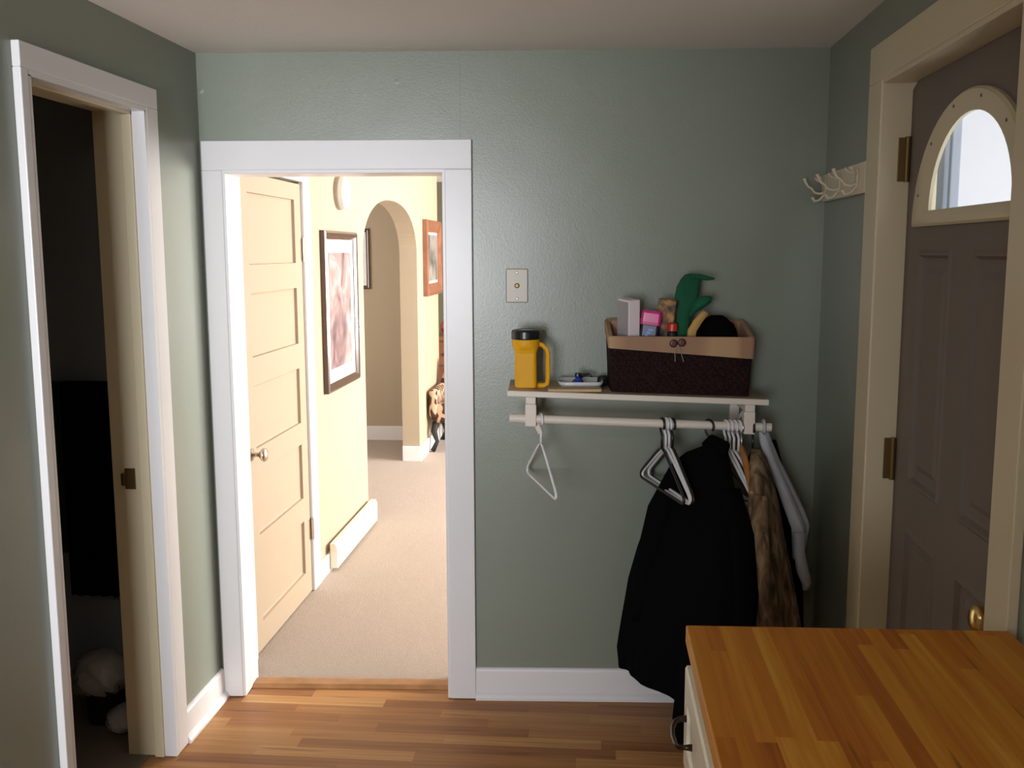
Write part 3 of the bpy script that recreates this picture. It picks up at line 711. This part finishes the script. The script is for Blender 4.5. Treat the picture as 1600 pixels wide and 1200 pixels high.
# liner folded over the rim; deeper at the right end
lin = MB()
def lz(p, zl, zr):   # p is world point -> use its x for slope
    f = (p.x-ub0)/(ub1-ub0); return zl+(zr-zl)*f
def lrow(s, dz0, dz1, d=0):
    out = []
    for p in brect(s, 0, d):
        q = BK.inverted() @ p; back = max(0, 1-(-q.y-.045)/.19) if dz0 > .13 else 0
        out.append(Vector((p.x, p.y, p.z+dz0+(dz1-dz0)*(p.x-ub0)/(ub1-ub0)+.045*back)))
    return out
lin.rings([lrow(.0115, .152, .132), lrow(.0125, .170, .165), lrow(.0135, .189, .200), lrow(.010, .193, .205), lrow(.008, .189, .200, .012), lrow(.006, .12, .12, .012)], caps=False)
lo = lin.build('liner', M['liner'], t, smooth=False)
for du in (-.014, .014):
    c = B(.262+du*1.0, .2505, zsh(.27)+.178+du*.1)
    MB().lathe([(.013, 0), (.014, .003), (.009, .006), (.003, .005)], 18, Matrix.Translation(c) @ Matrix.Rotation(ang, 4, 'Z') @ Matrix.Rotation(PI/2, 4, 'X')).build('button', M['button'], lo, smooth=True)
m = MB()
for s in (-1, 1): m.tube([B(.262, .256, zsh(.27)+.172), B(.262+.010*s, .258, zsh(.27)+.150), B(.262+.006+.014*s, .257, zsh(.27)+.115)], .0014, 6)
m.build('tie_string', M['string'], lo)
# contents
def leanbox(u, o, zb, w, dpt, h, tilt, yawr=0, tiltf=0):
    return Matrix.Translation(B(u, o, zb)) @ Matrix.Rotation(ang+yawr, 4, 'Z') @ Matrix.Rotation(tilt, 4, 'Y') @ Matrix.Rotation(tiltf, 4, 'X')
Z0 = 1.245
t = empty('white_box', B(.10, .16, Z0)); tag(t, 'tall white cardboard box leaning at the left end of the wicker basket', 'box')
T = leanbox(.105, .165, Z0, 0, 0, 0, math.radians(-3), math.radians(28), math.radians(4))
MB().box(-.022, .022, -.035, .035, 0, .292, T).build('carton', M['cardwhite'], t, bevel=.002)
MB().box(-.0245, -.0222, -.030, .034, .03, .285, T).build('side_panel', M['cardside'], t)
t = empty('snack_pack', B(.176, .19, Z0)); tag(t, 'shiny package with magenta top and dark blue lower part inside the basket', 'package')
T = leanbox(.150, .195, Z0, 0, 0, 0, math.radians(7), math.radians(-6))
MB().rings([[T @ Vector((p.x, p.y, z)) for p in rrect(.031, .018, .010, 0)] for z in (.0, .205)]).build('lower_wrap', M['navy'], t, bevel=.002)
MB().rings([[T @ Vector((p.x*s, p.y*s, z)) for p in rrect(.034, .021, .010, 0)] for s, z in ((1, .205), (1.02, .215), (1, .245), (.9, .253))]).build('top_wrap', M['pink'], t)
m = MB()
for k in range(3): m.box(-.014+.004*k, -.004+.008*k, -.0195, -.018, .165+.010*k, .172+.010*k, T)
m.build('blue_printing', M['skyblue'], t)
t = empty('small_box', B(.23, .13, Z0)); tag(t, 'small brown and orange patterned box with red cap behind the magenta package', 'box')
T = leanbox(.215, .145, Z0, 0, 0, 0, math.radians(6), math.radians(-24))
MB().box(-.032, .032, -.022, .022, 0, .290, T).build('carton', M['boxprint'], t, bevel=.002)
T2 = leanbox(.240, .195, Z0, 0, 0, 0, math.radians(3))
MB().lathe([(.016, 0), (.016, .175), (.010, .185)], 16, T2).build('tube', M['dark'], t)
MB().lathe([(.018, .182), (.018, .205), (.012, .21)], 16, T2).build('red_cap', M['red'], t)
o = crumple(B(.185, .095, 1.36), (.07, .035, .09), 4).build('dark_scarf', M['darkcloth'], None, smooth=True); tag(o, 'black fabric bundle at the back of the basket behind the packages', 'scarf')
# green cap: folded felt with a drooping point
def sheet_loft(rows, m_, name, parent=None, thick=.012):
    R = []
    for (ua, oa, za), (ub, ob, zb) in rows:
        a = B(ua, oa, za); b = B(ub, ob, zb); dirv = (b-a); n = Vector((dirv.z, 0, -dirv.x)); 
        nrm = Vector((0, -1, 0)); k = 14; ring = []
        for j in range(k):
            q = 2*PI*j/k; ring.append((a+b)/2 + dirv*.5*math.cos(q) + nrm*thick*math.sin(q)*(1+.35*math.sin(3*q+za*40)))
        R.append(ring)
    return MB().rings(R).build(name, m_, parent, smooth=True)
t = empty('green_hat', B(.31, .13, Z0)); tag(t, 'folded green felt hat with drooping tip sticking out of the basket', 'hat')
sheet_loft([((.265, .15, 1.30), (.310, .15, 1.30)), ((.262, .15, 1.40), (.312, .15, 1.42)), ((.262, .145, 1.47), (.325, .145, 1.475)), ((.262, .14, 1.53), (.345, .14, 1.525)),
            ((.270, .135, 1.575), (.350, .135, 1.56)), ((.285, .13, 1.602), (.352, .13, 1.588)), ((.300, .125, 1.618), (.362, .125, 1.607)), ((.325, .12, 1.622), (.368, .12, 1.612))], M['green'], 'crown', t, .024)
sheet_loft([((.315, .14, 1.604), (.318, .14, 1.621)), ((.345, .14, 1.602), (.350, .14, 1.620)), ((.375, .14, 1.597), (.378, .14, 1.612)), ((.398, .14, 1.600), (.400, .14, 1.606))], M['green'], 'tip', t, .018)
sheet_loft([((.305, .16, 1.46), (.325, .16, 1.525)), ((.335, .165, 1.487), (.345, .165, 1.541)), ((.365, .165, 1.507), (.368, .165, 1.546)), ((.386, .16, 1.522), (.390, .16, 1.542))], M['green'], 'flap', t, .018)
o = sheet_loft([((.298, .19, 1.36), (.326, .19, 1.36)), ((.303, .19, 1.43), (.335, .19, 1.425)), ((.322, .188, 1.462), (.350, .188, 1.450)), ((.345, .185, 1.488), (.368, .185, 1.474)), ((.356, .185, 1.497), (.376, .185, 1.485))], M['strap'], 'leather_strap', None, .007)
tag(o, 'short tan strap standing up in front of the green hat', 'strap')
o = crumple(B(.412, .135, 1.375), (.070, .060, .105), 12).build('winter_hat', M['blackcloth'], None, smooth=True); tag(o, 'black cloth hat heaped at the right end of the basket', 'hat')

# ------------------------------------------------------------------ hangers
def make_hanger(mm, r=.0048):
    P = []
    for k in range(9):                     # hook over the rod
        a = math.radians(-40+k*27); P.append((.0215*math.cos(a), 0, .0215*math.sin(a)-.0065))
    pts = [Vector((p[0], 0, p[2])) for p in P]
    pts += [Vector((-.012, 0, -.032)), Vector((0, 0, -.045)), Vector((0, 0, -.085))]
    root_pts = pts
    m = MB().tube(root_pts, r*.9, 8)
    s = []
    half = [(0, -.088), (.02, -.094), (.07, -.124), (.13, -.164), (.185, -.200), (.202, -.214), (.206, -.226), (.198, -.234), (.18, -.236)]
    loop = [Vector((x, 0, z)) for x, z in half] + [Vector((-x, 0, z)) for x, z in half[::-1][:-1]]
    m2 = MB().tube(loop, r, 8, closed=True)
    return m, m2
def hanger(u, yaw_deg, mm, label, group=None, src=None, sc=1.0, off=.264, tilt=0, name='clothes_hanger'):
    loc = B(u, off, rodz(u)+.0145+.0015-.0125)
    if src is None:
        t = empty(name)
        a, b = make_hanger(mm); a.build('hook', mm, t, smooth=True); b.build('shoulder_loop', mm, t, smooth=True)
    else:
        t = copy_tree(src)
    t.location = loc; t.rotation_euler = (0, tilt, ang + math.radians(yaw_deg)); t.scale = (1, 1, sc)
    tag(t, label, 'hanger', group); return t
# local x runs from the wall towards the room after turning by about -75 degrees
h0 = hanger(-.200, -76, M['plastic_w'], 'single white plastic hanger alone at the left end of the rod')
G2 = 'empty hangers bunched left of the black coat'
hb = hanger(.213, -76, M['plastic_b'], 'black plastic hanger at the left side of the empty bunch', G2)
hanger(.226, -74, None, 'white plastic hangers in the bunch left of the black coat', G2, h0)
hanger(.238, -77, None, 'white plastic hangers in the bunch left of the black coat', G2, h0, .97)
hanger(.249, -77, None, 'black plastic hanger at the right side of the empty bunch, nearest the black coat', G2, hb, .98)
hanger(.372, -52, None, 'black plastic hanger holding the black coat', None, hb)
G3 = 'empty white hangers between the black coat and the brown jacket'
for k, (u, yw) in enumerate(((.430, -74), (.444, -76), (.458, -73), (.474, -77))):
    hanger(u, yw, None, 'white plastic hangers bunched between the black coat and the patterned brown jacket', G3, h0)
# wooden hanger
t = empty('clothes_hanger'); wd = M['orangewood']
m = MB(); pts = [(x, 0, z) for x, z in ((-.20, -.190), (-.15, -.155), (-.08, -.112), (0, -.080), (.08, -.112), (.15, -.155), (.20, -.190))]
m.tube(pts, [.009, .011, .012, .013, .012, .011, .009], 10, flat=.7).build('shoulder_bar', wd, t, smooth=True)
a, b = make_hanger(M['nickel']); b.bm.free(); a.build('hook', M['nickel'], t, smooth=True)
t.location = B(.484, .264, rodz(.484)+.0035); t.rotation_euler = (0, 0, ang+math.radians(-91)); tag(t, 'orange varnished wooden hanger in front of the patterned brown jacket', 'hanger')
hanger(.522, -94, None, 'black plastic hanger holding the patterned brown jacket', None, hb)

# ------------------------------------------------------------------ garments
def garment(name, rows, m_, parent, folds=9, amp=.010, hemamp=.006, n=64, seed=1, sub=5, close_bottom=True):
    """rows: (z, far (x,y), near (x,y), half thickness). One closed cloth body with vertical folds growing to the hem."""
    # interpolate rows
    out = []
    for a, b in zip(rows, rows[1:]):
        for k in range(sub):
            f = k/sub; f2 = f
            out.append((a[0]+(b[0]-a[0])*f, [a[1][i]+(b[1][i]-a[1][i])*f2 for i in (0, 1)], [a[2][i]+(b[2][i]-a[2][i])*f2 for i in (0, 1)], a[3]+(b[3]-a[3])*f))
    out.append(rows[-1]); zt, zb = rows[0][0], rows[-1][0]; R = []
    for z, A, Bp, th in out:
        A = Vector((*A, 0)); Q = Vector((*Bp, 0)); c = (A+Q)/2; h = (Q-A)/2; nrm = Vector((-h.y, h.x, 0)).normalized(); dn = (zt-z)/(zt-zb)
        ring = []
        for j in range(n):
            q = 2*PI*j/n; cs, sn = math.cos(q), math.sin(q)
            ca = math.copysign(abs(cs)**.8, cs); sa = math.copysign(abs(sn)**.8, sn)
            fo = amp*dn*math.sin(folds*q+seed+1.2*math.sin(z*7+seed)) + .35*amp*math.sin(2.3*folds*q+z*11+seed)*dn
            hz = hemamp*math.sin(3*q+seed)*(dn**6)
            p = c + h*ca*(1-.0) + nrm*(th*sa+fo*abs(sn)**.5*(1 if sa > 0 else -1)); ring.append(Vector((p.x, p.y, z+hz)))
        R.append(ring)
    return MB().rings(R).build(name, m_, parent, smooth=True)
# black coat
t = empty('long_coat', (.30, 3.25, .20)); tag(t, 'long black coat with wide hem hanging from the rod behind the empty hangers', 'coat')
rows = [(1.052, (.386, 3.325), (.412, 3.285), .018), (1.035, (.368, 3.36), (.430, 3.25), .030), (1.005, (.325, 3.41), (.432, 3.21), .036), (.96, (.283, 3.45), (.438, 3.16), .040), (.90, (.256, 3.475), (.450, 3.13), .046),
        (.77, (.213, 3.485), (.474, 3.08), .058), (.65, (.170, 3.485), (.487, 3.05), .066), (.53, (.137, 3.485), (.478, 3.05), .070), (.41, (.122, 3.485), (.470, 3.05), .074), (.28, (.106, 3.48), (.455, 3.05), .078), (.208, (.114, 3.47), (.445, 3.05), .078)]
garment('coat_body', rows, M['blackcloth'], t, 7, .012)
MB().tube([(.300, 3.36, .95), (.235, 3.37, .80), (.195, 3.38, .62), (.175, 3.385, .46), (.165, 3.385, .40)], [.040, .048, .045, .040, .038], 16, flat=1.2).build('sleeve', M['blackcloth'], t, smooth=True)
MB().tube([(.438, 3.15, .93), (.468, 3.08, .80), (.480, 3.03, .62), (.470, 3.03, .46), (.465, 3.03, .40)], [.032, .038, .036, .034, .032], 16).build('sleeve', M['blackcloth'], t, smooth=True)
MB().tube([(.372, 3.34, 1.04), (.395, 3.33, 1.062), (.428, 3.26, 1.055), (.418, 3.235, 1.03)], [.014, .02, .02, .014], 12).build('collar', M['blackcloth'], t, smooth=True)
rows = [(.50, (.330, 3.16), (.47, 2.99), .02), (.42, (.300, 3.155), (.475, 2.97), .026), (.30, (.280, 3.15), (.478, 2.96), .03), (.16, (.268, 3.14), (.475, 2.96), .032), (.085, (.264, 3.13), (.47, 2.96), .030)]
garment('second_garment', rows, M['darkcloth'], t, 5, .006, seed=3)  # longer second dark garment, kept as a child of the coat
# grey zip trim showing between coat and jacket
MB().tube([(.482, 3.055, .665), (.478, 3.045, .60), (.470, 3.035, .50), (.462, 3.03, .42)], .0035, 8).build('zip', M['greycloth'], t, smooth=True)
# brown patterned jacket
t = empty('camouflage_jacket', (.58, 3.2, .3)); tag(t, 'brown reed-patterned jacket hanging between the black coat and the grey knit', 'jacket')
rows = [(1.035, (.548, 3.345), (.530, 3.30), .012), (1.01, (.562, 3.33), (.520, 3.22), .022), (.95, (.580, 3.31), (.512, 3.16), .030), (.87, (.600, 3.30), (.505, 3.13), .036), (.77, (.618, 3.29), (.503, 3.10), .040),
        (.66, (.640, 3.28), (.515, 3.09), .044), (.55, (.660, 3.27), (.525, 3.09), .046), (.42, (.684, 3.26), (.535, 3.09), .048), (.30, (.690, 3.26), (.540, 3.09), .048)]
garment('jacket_body', rows, M['camo'], t, 6, .007, seed=2)
MB().tube([(.530, 3.13, .92), (.520, 3.09, .80), (.522, 3.07, .66), (.538, 3.06, .52), (.552, 3.06, .40)], [.022, .030, .034, .033, .032], 16, flat=1.1).build('sleeve', M['camo'], t, smooth=True)
# dark cloth body in the gap behind it
t = empty('dark_cloth_body', (.66, 3.5, .3)); tag(t, 'black cloth body mostly hidden behind the brown patterned jacket, against the wall', 'jacket')
rows = [(1.03, (.640, 3.520), (.590, 3.46), .010), (.97, (.655, 3.535), (.595, 3.47), .020), (.86, (.690, 3.535), (.600, 3.48), .026), (.70, (.730, 3.535), (.610, 3.49), .028), (.50, (.755, 3.535), (.620, 3.49), .028), (.30, (.765, 3.535), (.62, 3.49), .028)]
garment('jacket_body', rows, M['darkcloth'], t, 5, .004, seed=5)
# grey knit garment
t = empty('grey_cardigan', (.68, 3.40, .54)); tag(t, 'light grey knitted top with drooping sleeve hanging nearest the right wall', 'top')
rows = [(1.086, (.588, 3.39), (.558, 3.36), .012), (1.05, (.600, 3.40), (.566, 3.36), .016), (.98, (.630, 3.42), (.590, 3.36), .018), (.88, (.682, 3.43), (.635, 3.36), .020), (.80, (.722, 3.43), (.665, 3.36), .022),
        (.75, (.738, 3.43), (.685, 3.36), .024), (.69, (.728, 3.42), (.695, 3.36), .020), (.65, (.718, 3.40), (.698, 3.36), .014)]
MB().tube([(.570, 3.359+.022*math.cos(q), rodz(.565)+.001+.0225*math.sin(q)) for q in [math.radians(-60+30*k) for k in range(11)]], .006, 8, flat=1.0).build('hanging_loop', M['greycloth'], t, smooth=True)
garment('knit_body', rows, M['greycloth'], t, 5, .005, hemamp=.012, seed=8)
MB().tube([(.702, 3.35, .74), (.700, 3.34, .68), (.714, 3.34, .61), (.730, 3.34, .565), (.726, 3.34, .54)], [.024, .022, .024, .020, .012], 14, flat=.8).build('sleeve', M['greycloth'], t, smooth=True)

# ------------------------------------------------------------------ cabinet with butcher block
CXL, CXR, CYF, CYN, CZ = .177, .782, 1.848, -.9, .985
t = empty('base_cabinet', (.48, .5, 0)); tag(t, 'cream painted kitchen base cabinet under the butcher block along the right wall', 'cabinet')
MB().box(.200, CXR, CYN+.02, CYF-.010, .10, .948).build('carcass', M['cabinet'], t, bevel=.002)
MB().box(.250, CXR, CYN+.02, CYF-.010, 0, .10).build('plinth', M['cabinet'], t)
yy = CYF-.012
for k in range(4):
    y1 = yy-k*.66; y0 = y1-.645
    def front(nm, za, zb):
        f = MB(); prev = None; x = .177
        ringpts = lambda ins, dx: [(x+dx, y0+ins, za+ins), (x+dx, y1-ins, za+ins), (x+dx, y1-ins, zb-ins), (x+dx, y0+ins, zb-ins)]
        f.rings([[Vector(p) for p in ringpts(i, dx)] for i, dx in ((0, .022), (0, .004), (.004, 0), (.055, 0), (.060, .006), (.075, .006))])
        return f.build(nm, M['cabinet'], t)
    dr = front('drawer', .705, .905); do = front('cabinet_door', .12, .69)
    for par, z in ((dr, .820),):
        yc = (y0+y1)/2 if k else 1.735
        yc = y1-.105 if k == 0 else yc
        MB().tube([(.177, yc-.055, z), (.165, yc-.055, z), (.155, yc-.050, z-.003), (.149, yc-.03, z-.006), (.147, yc, z-.007), (.149, yc+.03, z-.006), (.155, yc+.050, z-.003), (.165, yc+.055, z), (.177, yc+.055, z)], [.007, .005, .0048, .0045, .0045, .0045, .0048, .005, .007], 8).build('handle', M['bronze'], par, smooth=True)
    MB().tube([(.177, y0+.05, .50), (.150, y0+.05, .51), (.140, y0+.05, .56), (.150, y0+.05, .61), (.177, y0+.05, .62)], .005, 8).build('handle', M['bronze'], do, smooth=True)
o = MB().prism([(CXL, CYN, CZ-.036), (CXR, CYN, CZ-.036), (CXR, CYF+.010, CZ-.036), (CXL, CYF-.008, CZ-.036)], (0, 0, .036)).build('countertop', M['butcher'], bevel=.003)
tag(o, 'butcher block wooden countertop of glued honey brown strips beside the entry door', 'countertop')
